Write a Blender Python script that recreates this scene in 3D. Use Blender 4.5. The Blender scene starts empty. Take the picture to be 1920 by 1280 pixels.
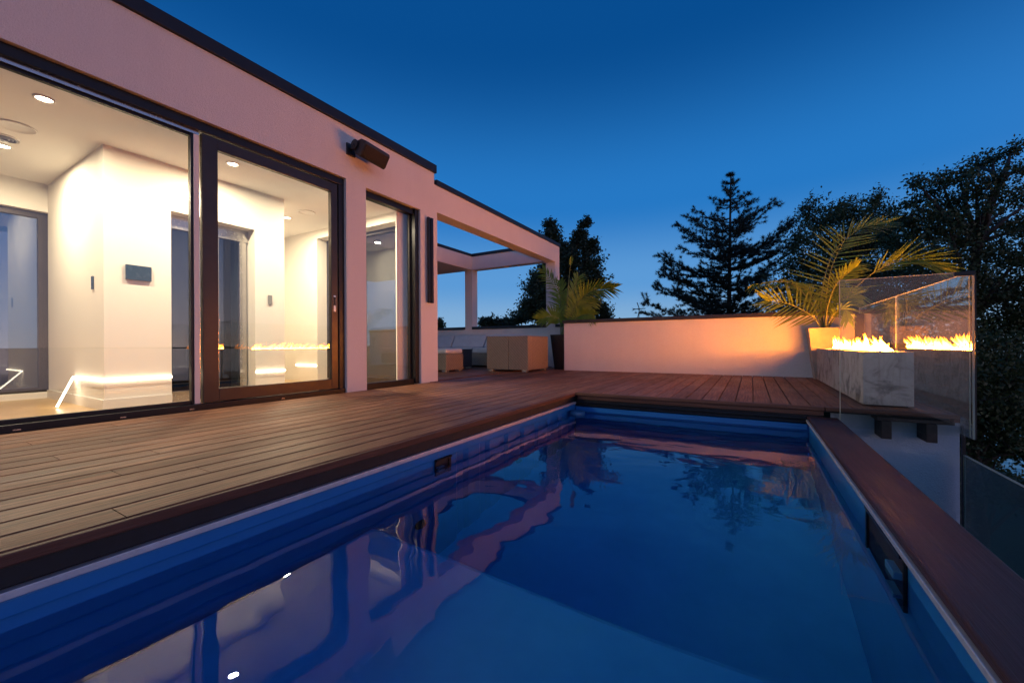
import bpy, math, random
from math import sin, cos, pi, radians, sqrt
from mathutils import Vector, Matrix, noise as mnoise
random.seed(7)
SC = bpy.context.scene
COL = SC.collection

# ------------------------------------------------------------------ camera
F_PX, YAW, ROLL, CXP, CYP, EYE = 758.0, radians(30.6), radians(-0.3), 960.0, 645.6, 0.56
cam = bpy.data.cameras.new('camera')
cam.sensor_width = 36.0
cam.lens = 36.0 * F_PX / 1920.0
cam.shift_y = (CYP - 640.0) / 1920.0
cam.clip_start, cam.clip_end = 0.05, 9000.0
cam_ob = bpy.data.objects.new('camera', cam)
cam_ob.matrix_world = (Matrix.Translation((0, 0, EYE)) @ Matrix.Rotation(YAW, 4, 'Z')
                       @ Matrix.Rotation(radians(90), 4, 'X') @ Matrix.Rotation(ROLL, 4, 'Z'))
COL.objects.link(cam_ob)
SC.camera = cam_ob

def ray(x, y):
    u, v = (x - CXP) / F_PX, (CYP - y) / F_PX
    c, s = cos(ROLL), sin(ROLL)
    u, v = c * u - s * v, s * u + c * v
    fx, fy, rx, ry = -sin(YAW), cos(YAW), cos(YAW), sin(YAW)
    return Vector((fx + u * rx, fy + u * ry, v))
def at(x, y, X=None, Y=None, Z=None, D=None):
    """photo pixel + one known plane (or distance ahead) -> point in the place"""
    d = ray(x, y)
    if X is not None: t = X / d.x
    elif Y is not None: t = Y / d.y
    elif Z is not None: t = (Z - EYE) / d.z
    else: t = D
    return Vector((0, 0, EYE)) + d * t

# ------------------------------------------------------------------ sky: clear blue dusk, afterglow low over the lake (+X)
W = bpy.data.worlds.new('World'); SC.world = W; W.use_nodes = True
nt = W.node_tree; N = nt.nodes; L = nt.links
for n in list(N): N.remove(n)
out = N.new('ShaderNodeOutputWorld'); bg = N.new('ShaderNodeBackground')
tc = N.new('ShaderNodeTexCoord'); sep = N.new('ShaderNodeSeparateXYZ')
L.new(tc.outputs['Generated'], sep.inputs[0])
ramp = N.new('ShaderNodeValToRGB'); cr = ramp.color_ramp
cr.interpolation = 'EASE'
stops = [(0.0, (.215, .315, .425)), (.05, (.155, .285, .45)), (.15, (.070, .215, .45)), (.32, (.012, .125, .37)),
         (.60, (.001, .048, .185)), (1.0, (.0006, .030, .125))]
cr.elements[0].position, cr.elements[0].color = stops[0][0], (*stops[0][1], 1)
cr.elements[1].position, cr.elements[1].color = stops[-1][0], (*stops[-1][1], 1)
for p, c in stops[1:-1]:
    e = cr.elements.new(p); e.color = (*c, 1)
L.new(sep.outputs['Z'], ramp.inputs[0])
def wmath(op, a, b=None, clamp=False):
    m = N.new('ShaderNodeMath'); m.operation = op; m.use_clamp = clamp
    for i, v in enumerate((a, b)):
        if v is None: continue
        if isinstance(v, (int, float)): m.inputs[i].default_value = v
        else: L.new(v, m.inputs[i])
    return m.outputs[0]
GLOW_AZ = radians(-28)                         # direction of the set sun, from +X towards -Y
dx = wmath('MULTIPLY', sep.outputs['X'], cos(GLOW_AZ)); dy = wmath('MULTIPLY', sep.outputs['Y'], sin(GLOW_AZ))
az = wmath('MULTIPLY', wmath('ADD', wmath('ADD', dx, dy), .35), .75, True)
az = wmath('POWER', az, 2.4)
zpos = wmath('MAXIMUM', sep.outputs['Z'], 0.0)
band = wmath('EXPONENT', wmath('MULTIPLY', zpos, -4.2))
glow = wmath('MULTIPLY', az, band)
gcol = N.new('ShaderNodeMix'); gcol.data_type = 'RGBA'; gcol.blend_type = 'ADD'
gcol.inputs[7].default_value = (.78, .35, .18, 1)
L.new(glow, gcol.inputs[0]); L.new(ramp.outputs[0], gcol.inputs[6])
# a Nishita sky with the sun just under the horizon supplies the last warm scatter
sky = N.new('ShaderNodeTexSky'); sky.sky_type = 'NISHITA'; sky.sun_disc = False
sky.sun_elevation = radians(-4.0); sky.sun_rotation = radians(90) - GLOW_AZ
addn = N.new('ShaderNodeMix'); addn.data_type = 'RGBA'; addn.blend_type = 'ADD'
addn.inputs[0].default_value = 0.05
L.new(gcol.outputs[2], addn.inputs[6]); L.new(sky.outputs[0], addn.inputs[7])
L.new(addn.outputs[2], bg.inputs[0]); bg.inputs[1].default_value = 1.5
L.new(bg.outputs[0], out.inputs[0])

SC.view_settings.view_transform = 'Standard'
SC.view_settings.look = 'None'
SC.view_settings.exposure = 0.0
SC.view_settings.gamma = 1.0
SC.render.engine = 'CYCLES'
cy = SC.cycles
cy.use_denoising = True
cy.max_bounces = 9; cy.transparent_max_bounces = 24; cy.transmission_bounces = 6; cy.glossy_bounces = 5; cy.diffuse_bounces = 3
cy.sample_clamp_indirect = 4.0
cy.caustics_reflective = False
cy.blur_glossy = 0.3

# ------------------------------------------------------------------ materials
MAT = {}
class NT:
    def __init__(s, name):
        s.m = bpy.data.materials.new(name); s.m.use_nodes = True
        s.n = s.m.node_tree.nodes; s.l = s.m.node_tree.links
        for x in list(s.n): s.n.remove(x)
        s.out = s.n.new('ShaderNodeOutputMaterial'); MAT[name] = s.m
    def node(s, t, ins=None, **kw):
        x = s.n.new(t)
        for k, v in kw.items(): setattr(x, k, v)
        for k, v in (ins or {}).items():
            if isinstance(v, bpy.types.NodeSocket): s.l.new(v, x.inputs[k])
            else: x.inputs[k].default_value = v
        return x
    def math(s, op, a, b=0.0, clamp=False):
        return s.node('ShaderNodeMath', {0: a, 1: b}, operation=op, use_clamp=clamp).outputs[0]
    def obj(s, scale=(1, 1, 1)):
        t = s.node('ShaderNodeTexCoord')
        return s.node('ShaderNodeMapping', {'Vector': t.outputs['Object'], 'Scale': scale}).outputs[0]
    def noise(s, vec, scale, detail=4, rough=.55, dist=0):
        return s.node('ShaderNodeTexNoise', {'Vector': vec, 'Scale': scale, 'Detail': detail, 'Roughness': rough, 'Distortion': dist}).outputs[0]
    def ramp(s, fac, stops):
        r = s.node('ShaderNodeValToRGB', {0: fac}); e = r.color_ramp.elements
        def c4(c): return (c, c, c, 1) if isinstance(c, (int, float)) else (*c, 1)
        e[0].position, e[0].color = stops[0][0], c4(stops[0][1])
        e[1].position, e[1].color = stops[-1][0], c4(stops[-1][1])
        for p, c in stops[1:-1]:
            k = e.new(p); k.color = c4(c)
        return r.outputs[0]
    def bump(s, h, strength, dist=.01):
        return s.node('ShaderNodeBump', {'Height': h, 'Strength': strength, 'Distance': dist}).outputs[0]
    def mixc(s, fac, a, b, mode='MIX'):
        x = s.node('ShaderNodeMix', data_type='RGBA', blend_type=mode)
        for i, v in ((0, fac), (6, a), (7, b)):
            if isinstance(v, bpy.types.NodeSocket): s.l.new(v, x.inputs[i])
            elif i == 0: x.inputs[0].default_value = v
            else: x.inputs[i].default_value = (*v, 1)
        return x.outputs[2]
    def bsdf(s, **kw):
        b = s.node('ShaderNodeBsdfPrincipled')
        for k, v in kw.items():
            k = k.replace('_', ' ')
            if isinstance(v, bpy.types.NodeSocket): s.l.new(v, b.inputs[k])
            elif isinstance(v, tuple): b.inputs[k].default_value = (*v, 1)
            else: b.inputs[k].default_value = v
        return b.outputs[0]
    def done(s, sh): s.l.new(sh, s.out.inputs[0]); return s.m

def plain(name, col, rough=.5, metal=0., var=.12, vscale=6., bump=0., bscale=80.):
    t = NT(name); v = t.obj()
    n = t.noise(v, vscale)
    c = t.ramp(n, [(.3, tuple(x * (1 - var) for x in col)), (.7, tuple(min(1, x * (1 + var)) for x in col))])
    r = t.ramp(t.noise(v, vscale * 3), [(.3, max(0, rough - .07)), (.7, min(1, rough + .07))])
    kw = dict(Base_Color=c, Roughness=r, Metallic=metal)
    if bump: kw['Normal'] = t.bump(t.noise(v, bscale, 3), bump, .01)
    return t.done(t.bsdf(**kw))

def stucco(name, col):
    t = NT(name); v = t.obj()
    big = t.noise(v, 1.3, 5, .6)
    streak = t.noise(t.obj((3, 3, .35)), 2.2, 4)
    c = t.ramp(t.math('ADD', t.math('MULTIPLY', big, .6), t.math('MULTIPLY', streak, .4)),
               [(.32, tuple(x * .95 for x in col)), (.55, col), (.75, tuple(min(1, x * 1.04) for x in col))])
    h = t.math('ADD', t.noise(v, 120, 3, .7), t.math('MULTIPLY', t.noise(v, 50, 2), .6))
    c = t.mixc(t.ramp(t.noise(v, 95, 2), [(.42, .10), (.58, 0.)]), c, tuple(x * .55 for x in col))
    return t.done(t.bsdf(Base_Color=c, Roughness=.92, Normal=t.bump(h, .75, .008)))
stucco('stucco', (.74, .715, .69))
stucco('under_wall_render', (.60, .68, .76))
plain('black_metal', (.018, .019, .023), .38, .6)
plain('cap_metal', (.022, .024, .030), .42, .5)
plain('bronze_frame', (.042, .034, .032), .36, .5)
plain('rubber', (.008, .008, .009), .6)
plain('rail_metal', (.66, .65, .66), .42, .55, .1, 20)
plain('joist_steel', (.030, .024, .022), .55, .2, .3, 20)
plain('interior_paint', (.80, .765, .70), .75, 0, .015, 1.2, .05, 200)
plain('ceiling_paint', (.80, .775, .73), .8, 0, .01)
plain('trim_white', (.78, .76, .72), .45, 0, .02)
plain('panel_dark', (.018, .045, .075), .25)
plain('switch_grey', (.20, .20, .19), .4)
plain('steel', (.52, .50, .47), .22, .9, .06, 15)
plain('cushion', (.62, .60, .60), .9, 0, .05, 8, .25, 260)
plain('planter_black', (.012, .012, .013), .35, 0, .2, 8)
plain('planter_stone', (.40, .35, .29), .7, 0, .12, 9, .2, 60)
plain('soil', (.035, .024, .016), .95, 0, .4, 40, .8, 60)
plain('bark', (.050, .036, .026), .95, 0, .3, 6, .6, 20)
plain('speaker_shell', (.022, .021, .021), .42)
plain('speaker_grille', (.030, .021, .015), .7, .3, .2, 60, .4, 400)
plain('foot_metal', (.60, .58, .54), .3, .8)
plain('floater_plastic', (.05, .18, .32), .35)
plain('shaft_dark', (.03, .035, .04), .7)
plain('grass', (.030, .046, .016), .95, 0, .35, .4, .6, 8)
plain('antenna_metal', (.05, .05, .055), .5, .6)

def pool_paint(name, lo, hi):
    t = NT(name); v = t.obj()
    n = t.noise(v, 2.5, 5, .6)
    c = t.ramp(n, [(.3, lo), (.65, hi)])
    sp = t.ramp(t.noise(v, 55, 2), [(.74, 0.), (.78, 1.)])
    c = t.mixc(t.math('MULTIPLY', sp, .18), c, (.25, .34, .5))
    return t.done(t.bsdf(Base_Color=c, Roughness=.34, Normal=t.bump(t.noise(v, 14, 3), .12, .01)))
pool_paint('pool_paint', (.012, .150, .44), (.018, .190, .52))
pool_paint('pool_paint_lit', (.022, .290, .62), (.036, .360, .72))  # lighter copy of shell paint; strong light on the floor is in its colour

def deck_mat(name, lo, mid, hi, axis):
    t = NT(name)
    sc = (26, .9, 26) if axis == 'Y' else (.9, 26, 26)
    fine = t.noise(t.obj(sc), 3.0, 6, .62, .3)
    sc2 = (90, 2.2, 90) if axis == 'Y' else (2.2, 90, 90)
    grain = t.noise(t.obj(sc2), 2.0, 3, .6)
    info = t.node('ShaderNodeObjectInfo')
    f = t.math('ADD', t.math('MULTIPLY', fine, .65), t.math('MULTIPLY', grain, .35))
    c = t.ramp(f, [(.36, lo), (.50, mid), (.64, hi)])
    k = t.math('ADD', t.math('MULTIPLY', info.outputs['Random'], .50), .75)
    c = t.mixc(1.0, c, t.node('ShaderNodeCombineColor', {0: k, 1: k, 2: k}).outputs[0], 'MULTIPLY')
    wet = t.noise(t.obj((1.6, .5, 1) if axis == 'Y' else (.5, 1.6, 1)), 1.6, 3)
    r = t.math('ADD', t.ramp(wet, [(.35, .36), (.65, .52)]), t.math('MULTIPLY', grain, .14))
    h = t.math('ADD', t.math('MULTIPLY', grain, 1.0), t.math('MULTIPLY', fine, .6))
    return t.done(t.bsdf(Base_Color=c, Roughness=r, Specular_IOR_Level=.26, Normal=t.bump(h, .6, .004)))
deck_mat('deck_brown', (.052, .020, .010), (.190, .080, .040), (.340, .155, .080), 'Y')
deck_mat('fascia_brown', (.085, .036, .022), (.120, .054, .034), (.160, .074, .048), 'Y')
deck_mat('coping_brown', (.030, .013, .013), (.046, .021, .020), (.062, .030, .028), 'Y')
deck_mat('nosing_brown', (.085, .036, .022), (.130, .060, .038), (.180, .086, .055), 'X')

def oak():
    t = NT('oak_floor')
    f = t.noise(t.obj((12, .7, 12)), 3, 5, .6, .4)
    c = t.ramp(f, [(.3, (.36, .23, .11)), (.7, (.52, .36, .19))])
    return t.done(t.bsdf(Base_Color=c, Roughness=.32))
oak()

def concrete():
    t = NT('concrete'); v = t.obj()
    a = t.noise(v, 5.5, 9, .68, .8)
    b = t.noise(v, 2.0, 5, .6)
    c = t.ramp(a, [(.30, (.05, .046, .042)), (.42, (.20, .185, .165)), (.50, (.38, .355, .32)), (.70, (.52, .49, .45))])
    c = t.mixc(t.ramp(b, [(.4, 0.), (.65, .5)]), c, (.48, .42, .34))
    streak = t.ramp(t.noise(t.obj((14, 14, .8)), 2.6, 5, .6), [(.54, 0.), (.72, .35)])
    c = t.mixc(streak, c, (.20, .16, .115))
    return t.done(t.bsdf(Base_Color=c, Roughness=.8, Normal=t.bump(a, .25, .01)))
concrete()

def wicker(name, col):
    t = NT(name); v = t.obj()
    wa = t.node('ShaderNodeTexWave', {'Vector': v, 'Scale': 24., 'Distortion': .6, 'Detail': 1}, bands_direction='Z').outputs[1]
    wb = t.node('ShaderNodeTexWave', {'Vector': v, 'Scale': 10., 'Distortion': .4}, bands_direction='DIAGONAL').outputs[1]
    w = t.math('ADD', t.math('MULTIPLY', wa, .7), t.math('MULTIPLY', wb, .3))
    n = t.noise(v, 30, 3)
    f = t.math('ADD', t.math('MULTIPLY', w, .6), t.math('MULTIPLY', n, .4))
    c = t.ramp(f, [(.2, tuple(x * .45 for x in col)), (.55, col), (.9, tuple(min(1, x * 1.35) for x in col))])
    return t.done(t.bsdf(Base_Color=c, Roughness=.55, Normal=t.bump(w, .5, .006)))
wicker('wicker', (.30, .235, .165))
wicker('wicker_dark', (.07, .065, .065))

def glass(name, r0=.045, tint=(1, 1, 1), dirt_haze=0., dscale=60., lowz=None, rough=0.0):
    """thin pane: Schlick mirror over see-through; a little dust / dew that catches light, on rail_glass also lens glow haze"""
    t = NT(name)
    g = t.node('ShaderNodeNewGeometry')
    d = t.node('ShaderNodeVectorMath', {0: g.outputs['Incoming'], 1: g.outputs['Normal']}, operation='DOT_PRODUCT').outputs['Value']
    c = t.math('ABSOLUTE', d)
    p = t.math('POWER', t.math('SUBTRACT', 1.0, c, True), 5.0)
    fr = t.math('ADD', t.math('MULTIPLY', p, 1 - r0), r0, True)
    tr = t.node('ShaderNodeBsdfTransparent', {0: (*tint, 1)}).outputs[0]
    gl = t.node('ShaderNodeBsdfGlossy', {'Color': (1, 1, 1, 1), 'Roughness': rough}).outputs[0]
    sh = t.node('ShaderNodeMixShader', {0: fr, 1: tr, 2: gl}).outputs[0]
    if dirt_haze:
        v = t.obj()
        film = t.ramp(t.noise(v, 2.2, 4), [(.35, .25), (.7, 1.)])
        spots = t.ramp(t.node('ShaderNodeTexVoronoi', {'Vector': v, 'Scale': dscale}).outputs['Distance'], [(.06, 1.), (.13, 0.)])
        keep = t.ramp(t.noise(v, dscale * .33, 2), [(.66, 0.), (.72, 1.)])
        sp = t.math('MULTIPLY', spots, keep)
        f = t.math('ADD', t.math('MULTIPLY', film, dirt_haze), t.math('MULTIPLY', sp, min(1, dirt_haze * 9)), True)
        if lowz:
            z = t.node('ShaderNodeSeparateXYZ', {0: v}).outputs[2]
            hz = t.node('ShaderNodeMapRange', {0: z, 1: lowz[0], 2: lowz[1], 3: 1., 4: lowz[2]}).outputs[0]
            f = t.math('MULTIPLY', f, hz)
        df = t.node('ShaderNodeBsdfDiffuse', {0: (.8, .8, .8, 1)}).outputs[0]
        tl = t.node('ShaderNodeBsdfTranslucent', {0: (.8, .8, .8, 1)}).outputs[0]
        ds = t.node('ShaderNodeMixShader', {0: .5, 1: df, 2: tl}).outputs[0]
        sh = t.node('ShaderNodeMixShader', {0: f, 1: sh, 2: ds}).outputs[0]
    return t.done(sh)
glass('window_glass', .050, (.985, .985, .97), .002, 90., (.0, .9, .3))
glass('rail_glass', .022, (.96, .975, .96), .007, 26.)  # pale film raised here to paint the lens glow haze round the fire
glass('side_glass', .14, (.90, .92, .90), .004, 26.)
glass('low_glass', .04, (.50, .68, .66), .008, 22.)
glass('far_glass', .10, (.48, .54, .60))
def edge_glass():
    t = NT('glass_edge')
    a = t.node('ShaderNodeBsdfDiffuse', {0: (.55, .62, .56, 1)}).outputs[0]
    b = t.node('ShaderNodeBsdfTranslucent', {0: (.75, .8, .72, 1)}).outputs[0]
    return t.done(t.node('ShaderNodeMixShader', {0: .6, 1: a, 2: b}).outputs[0])
edge_glass()

def water():
    t = NT('pool_water'); v = t.obj()
    a = t.noise(t.obj((1, 1.6, 1)), 1.5, 2, .5, .4)
    b = t.noise(t.obj((1, 1.9, 1)), 5.5, 2, .5, .3)
    y = t.node('ShaderNodeSeparateXYZ', {0: v}).outputs[1]
    far = t.node('ShaderNodeMapRange', {0: y, 1: 1.6, 2: 4.2, 3: .03, 4: .10}).outputs[0]   # ripples off the return jet at the far end
    h = t.math('ADD', a, t.math('MULTIPLY', b, far))
    nrm = t.bump(h, 1.0, .0055)
    return t.done(t.bsdf(Base_Color=(.80, .92, 1.0), Roughness=.0, IOR=1.33, Transmission_Weight=1.0, Normal=nrm))
water()
def lake():
    t = NT('lake_water')
    n = t.noise(t.obj((.3, 1, 1)), .8, 4)
    return t.done(t.bsdf(Base_Color=(.02, .035, .05), Roughness=.08, IOR=1.33, Specular_IOR_Level=.8, Normal=t.bump(n, .5, .1)))
lake()

def leaf(name, lo, hi, trans=.25, rough=.55):
    t = NT(name)
    info = t.node('ShaderNodeTexCoord').outputs['Object']
    n = t.noise(info, .9, 4, .6); n2 = t.noise(info, 9., 2)
    f = t.math('ADD', t.math('MULTIPLY', n, .6), t.math('MULTIPLY', n2, .4))
    c = t.ramp(f, [(.35, lo), (.65, hi)])
    b = t.bsdf(Base_Color=c, Roughness=rough)
    tl = t.node('ShaderNodeBsdfTranslucent', {0: c}).outputs[0]
    return t.done(t.node('ShaderNodeMixShader', {0: trans, 1: b, 2: tl}).outputs[0])
leaf('maple_leaf', (.030, .048, .014), (.075, .100, .030))
leaf('poplar_leaf', (.016, .032, .014), (.040, .066, .024))
leaf('pine_needle', (.010, .022, .014), (.022, .042, .024), .1)
leaf('palm_leaf', (.12, .20, .022), (.28, .40, .055), .35, .4)
leaf('palm_stem', (.13, .17, .045), (.22, .26, .07), .0, .5)

def emit(name, col, st):
    t = NT(name)
    return t.done(t.node('ShaderNodeEmission', {0: (*col, 1), 1: st}).outputs[0])
emit('lamp_lens', (1, .86, .62), 26.)
emit('led', (1, .82, .58), 14.)
def flame():
    t = NT('flame')
    a = t.node('ShaderNodeAttribute', attribute_name='flame_level').outputs['Fac']
    col = t.ramp(a, [(0., (1., .19, .005)), (.45, (1., .25, .014)), (1., (1., .28, .024))])
    st = t.node('ShaderNodeMapRange', {0: a, 1: 0., 2: 1., 3: 5., 4: FIRE}).outputs[0]
    em = t.node('ShaderNodeEmission', {0: col, 1: st}).outputs[0]
    tr = t.node('ShaderNodeBsdfTransparent').outputs[0]
    f = t.node('ShaderNodeMapRange', {0: a, 1: 0., 2: .35, 3: .25, 4: 1.}).outputs[0]
    return t.done(t.node('ShaderNodeMixShader', {0: f, 1: tr, 2: em}).outputs[0])
FIRE = 540.
flame()

# ------------------------------------------------------------------ mesh helpers
class MB:
    def __init__(s): s.v = []; s.f = []; s.a = []
    def box(s, x0, x1, y0, y1, z0, z1):
        i = len(s.v)
        s.v += [(x0, y0, z0), (x1, y0, z0), (x1, y1, z0), (x0, y1, z0), (x0, y0, z1), (x1, y0, z1), (x1, y1, z1), (x0, y1, z1)]
        s.f += [tuple(i + k for k in q) for q in ((0, 3, 2, 1), (4, 5, 6, 7), (0, 1, 5, 4), (1, 2, 6, 5), (2, 3, 7, 6), (3, 0, 4, 7))]
        return s
    def loft(s, rings, cap=True):
        i = len(s.v); n = len(rings[0])
        for r in rings: s.v += [tuple(p) for p in r]
        for k in range(len(rings) - 1):
            for j in range(n):
                a, b = i + k * n + j, i + k * n + (j + 1) % n
                s.f.append((a, b, b + n, a + n))
        if cap:
            s.f.append(tuple(i + j for j in reversed(range(n))))
            s.f.append(tuple(i + (len(rings) - 1) * n + j for j in range(n)))
        return s
    def tube(s, pts, rad, n=8):
        pts = [Vector(p) for p in pts]; rings = []
        if not isinstance(rad, (list, tuple)): rad = [rad] * len(pts)
        ref = None
        for k, p in enumerate(pts):
            t = (pts[min(k + 1, len(pts) - 1)] - pts[max(k - 1, 0)]).normalized()
            if ref is None:
                ref = t.orthogonal().normalized()
            ref = (ref - t * ref.dot(t)).normalized(); b = t.cross(ref)
            rings.append([p + (ref * cos(2 * pi * j / n) + b * sin(2 * pi * j / n)) * rad[k] for j in range(n)])
        return s.loft(rings)
    def lathe(s, c, prof, n=24, axis='Z'):
        rings = []
        for r, h in prof:
            ring = []
            for j in range(n):
                a = 2 * pi * j / n
                if axis == 'Z': ring.append((c[0] + r * cos(a), c[1] + r * sin(a), c[2] + h))
                else: ring.append((c[0] + h, c[1] + r * cos(a), c[2] + r * sin(a)))
            rings.append(ring)
        return s.loft(rings)
    def build(s, name, mat, parent=None, smooth=False, bevel=0., seg=2):
        me = bpy.data.meshes.new(name); me.from_pydata(s.v, [], s.f); me.update()
        if s.a:
            at_ = me.attributes.new('flame_level', 'FLOAT', 'POINT'); at_.data.foreach_set('value', s.a)
        me.materials.append(MAT[mat])
        if smooth: me.polygons.foreach_set('use_smooth', [True] * len(me.polygons))
        o = bpy.data.objects.new(name, me); COL.objects.link(o)
        if parent is not None: attach(o, parent)
        if bevel:
            b = o.modifiers.new('bevel', 'BEVEL'); b.width = bevel; b.segments = seg; b.limit_method = 'ANGLE'
            b.harden_normals = False
        return o
def wloc(o):
    v = Vector(o.location)
    if o.parent is not None: v = o.matrix_parent_inverse @ v + wloc(o.parent)
    return v
def attach(o, parent):
    o.parent = parent; o.matrix_parent_inverse = Matrix.Translation(-wloc(parent))
def box(name, mat, parent, x0, x1, y0, y1, z0, z1, bevel=0.):
    return MB().box(x0, x1, y0, y1, z0, z1).build(name, mat, parent, bevel=bevel)
def tag(o, label, cat=None, group=None, kind=None):
    if label: o['label'] = label
    if cat: o['category'] = cat
    if group: o['group'] = group
    if kind: o['kind'] = kind
    return o
def thing(name, loc, label, cat, group=None):
    o = bpy.data.objects.new(name, None); o.location = loc; o.empty_display_size = .1
    COL.objects.link(o); return tag(o, label, cat, group)
def structure(o): o['kind'] = 'structure'; return o

# ------------------------------------------------------------------ ground and lake far below the terrace
GZ = -7.0
structure(MB().box(-4000, 4000, -4000, 4000, GZ - .5, GZ).build('ground', 'grass'))
lk = MB(); m = 60
pts = [(14 + 2.5 * sin(k * .7) + 1.5 * sin(k * 1.9), -600 + k * 20) for k in range(m + 1)]
n0 = len(lk.v)
for x, y in pts: lk.v += [(x, y, GZ + .02), (4000, y, GZ + .02)]
for k in range(m): lk.f.append((2 * k, 2 * k + 1, 2 * k + 3, 2 * k + 2))
structure(lk.build('lake', 'lake_water'))

# ------------------------------------------------------------------ deck
XF = -4.19                       # outer face of the house front
PX0, PX1, PY1 = -1.77, .44, 4.44  # pool opening
WZ = -.225
deck = structure(MB().box(-9.2, PX0 - .06, 4.62, 9.22, -.30, -.032).box(XF - .01, PX0 - .06, -2.6, 4.615, -.30, -.032)
                 .box(PX0 - .05, 1.36, PY1 + .05, 8.10, -.055, -.032).build('deck', 'shaft_dark'))
def board(x0, x1, y0, y1, mat='deck_brown', name='deck_board', z1=0., th=.024, c=.004):
    prof = [(x0, z1 - th), (x1, z1 - th), (x1, z1 - c), (x1 - c, z1), (x0 + c, z1), (x0, z1 - c)]
    return MB().loft([[(x, y0, z) for x, z in prof], [(x, y1, z) for x, z in prof]]).build(name, mat, deck)
PITCH, GAP = .1485, .009
def run(x0, x1, y0, y1, cuts):
    ys = [y0] + [c for c in cuts if y0 + .3 < c < y1 - .3] + [y1]
    for a, b in zip(ys, ys[1:]): board(x0, x1, a + .0015, b - .0015)
rb = random.Random(3)
k = 0; x = PX0 + .0
while x - PITCH > -9.1:
    a, b = x - PITCH + GAP, x
    y0 = -2.6 if a > XF - .02 else 4.63
    y1 = 8.095 if b > -3.47 else 9.215
    if a < XF < b and y0 < 0: a = XF + .004
    if b > XF and a < XF + .02: a = max(a, XF + .003)
    off = [(.55, 4.2), (-1.1, 2.6, 6.2), (.95, 4.75), (-.4, 3.3, 6.9)][k % 4]
    run(a, b, y0, y1, [c + rb.uniform(-.1, .1) for c in off])
    x -= PITCH; k += 1
x = PX0 + .007
while x < 1.30:
    run(x, min(x + PITCH - GAP, 1.335), PY1 + .012, 8.095, [] if rb.random() < .75 else [rb.uniform(5.4, 7.2)])
    x += PITCH
# nosing boards round the opening and on the outer edge
box('nosing_board', 'nosing_board' if 'nosing_board' in MAT else 'nosing_brown', deck, PX0 + .006, .553, PY1 - .028, PY1 + .008, -.034, .001, .006)
box('nosing_board', 'nosing_brown', deck, .556, 1.36, PY1 - .052, PY1 + .008, -.030, .003, .006)
box('fascia_board', 'nosing_brown', deck, PX0 + .03, .545, PY1 - .012, PY1 + .006, -.078, -.036, .003)
box('fascia_board', 'fascia_brown', deck, PX0 - .002, PX0 + .022, -2.6, PY1 - .05, -.040, -.004, .005)
box('nosing_board', 'fascia_brown', deck, 1.338, 1.375, PY1 - .04, 8.09, -.06, .002, .005)

# ------------------------------------------------------------------ pool
pool = thing('swimming_pool', (-.66, 1.4, -1.6), 'blue painted long narrow swimming pool set beside the brown deck', 'pool')
FL = -1.50
sh = MB()
# left wall: plain near the camera, corrugated steel beyond
sh.box(PX0 - .06, PX0 - .005, -1.6, 2.16, FL, -.16)
prof = []
yy = 2.16; per = .28
while yy < PY1:
    for dy, d in ((0, 0), (.07, 0), (.105, -.022), (.175, -.022), (.21, 0)):
        if yy + dy < PY1: prof.append((yy + dy, PX0 - .006 + d))
    yy += per
prof.append((PY1, PX0 - .006))
r0 = [(x, y, FL) for y, x in prof] + [(PX0 - .07, PY1, FL), (PX0 - .07, 2.16, FL)]
r1 = [(x, y, -.16) for y, x in prof] + [(PX0 - .07, PY1, -.16), (PX0 - .07, 2.16, -.16)]
sh.loft([r0, r1])
sh.box(PX1, PX1 + .06, -1.6, PY1, FL, -.14)
sh.box(PX0, PX1, PY1, PY1 + .05, FL, -.16)
sh.box(PX0, PX1, -1.66, -1.6, FL, -.16)
box('pool_floor', 'pool_paint_lit', pool, PX0 - .06, PX1 + .06, -1.66, PY1 + .05, FL - .06, FL)
sh.build('pool_shell', 'pool_paint', pool)
box('bench', 'pool_paint_lit', pool, PX0 + .002, PX1 - .002, -1.598, 1.50, FL + .001, -.70, .03)
box('step', 'pool_paint_lit', pool, .14, PX1 - .003, -1.0, 1.36, -.699, -.50, .03)
# lips, rails, black strips painting the shadow gap under the deck edge
box('wall_lip', 'pool_paint', pool, PX0 - .06, PX0 + .010, -1.6, PY1 - .02, -.185, -.132, .006)
box('wall_lip', 'pool_paint', pool, PX0 + .012, PX1 - .012, PY1 - .018, PY1 + .05, -.215, -.160, .006)
box('shadow_gap', 'rubber', pool, PX0 - .058, PX0 + .004, -2.6, PY1 - .03, -.104, -.043, .006)
box('shadow_gap', 'rubber', pool, PX0 + .012, PX1 + .08, PY1 - .004, PY1 + .045, -.158, -.080, .004)
box('edge_rail', 'rail_metal', pool, PX0 - .055, PX0 + .022, -2.6, PY1 - .035, -.130, -.106, .003)
box('track_rail', 'black_metal', pool, PX0 + .03, PX1 - .02, PY1 - .040, PY1 - .006, -.112, -.092, .003)
box('track_rail', 'black_metal', pool, PX0 + .03, PX1 - .02, PY1 - .030, PY1 - .006, -.150, -.130, .003)
box('edge_rail', 'rail_metal', pool, PX1 - .026, PX1 + .004, -1.6, PY1 - .045, -.136, -.116, .003)
box('coping_board', 'coping_brown', pool, PX1 - .018, PX1 + .200, -1.6, PY1 - .03, -.114, -.086, .008)
box('outer_skirt', 'black_metal', pool, PX1 + .065, PX1 + .17, -1.6, PY1 + .04, -1.4, -.116)
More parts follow.
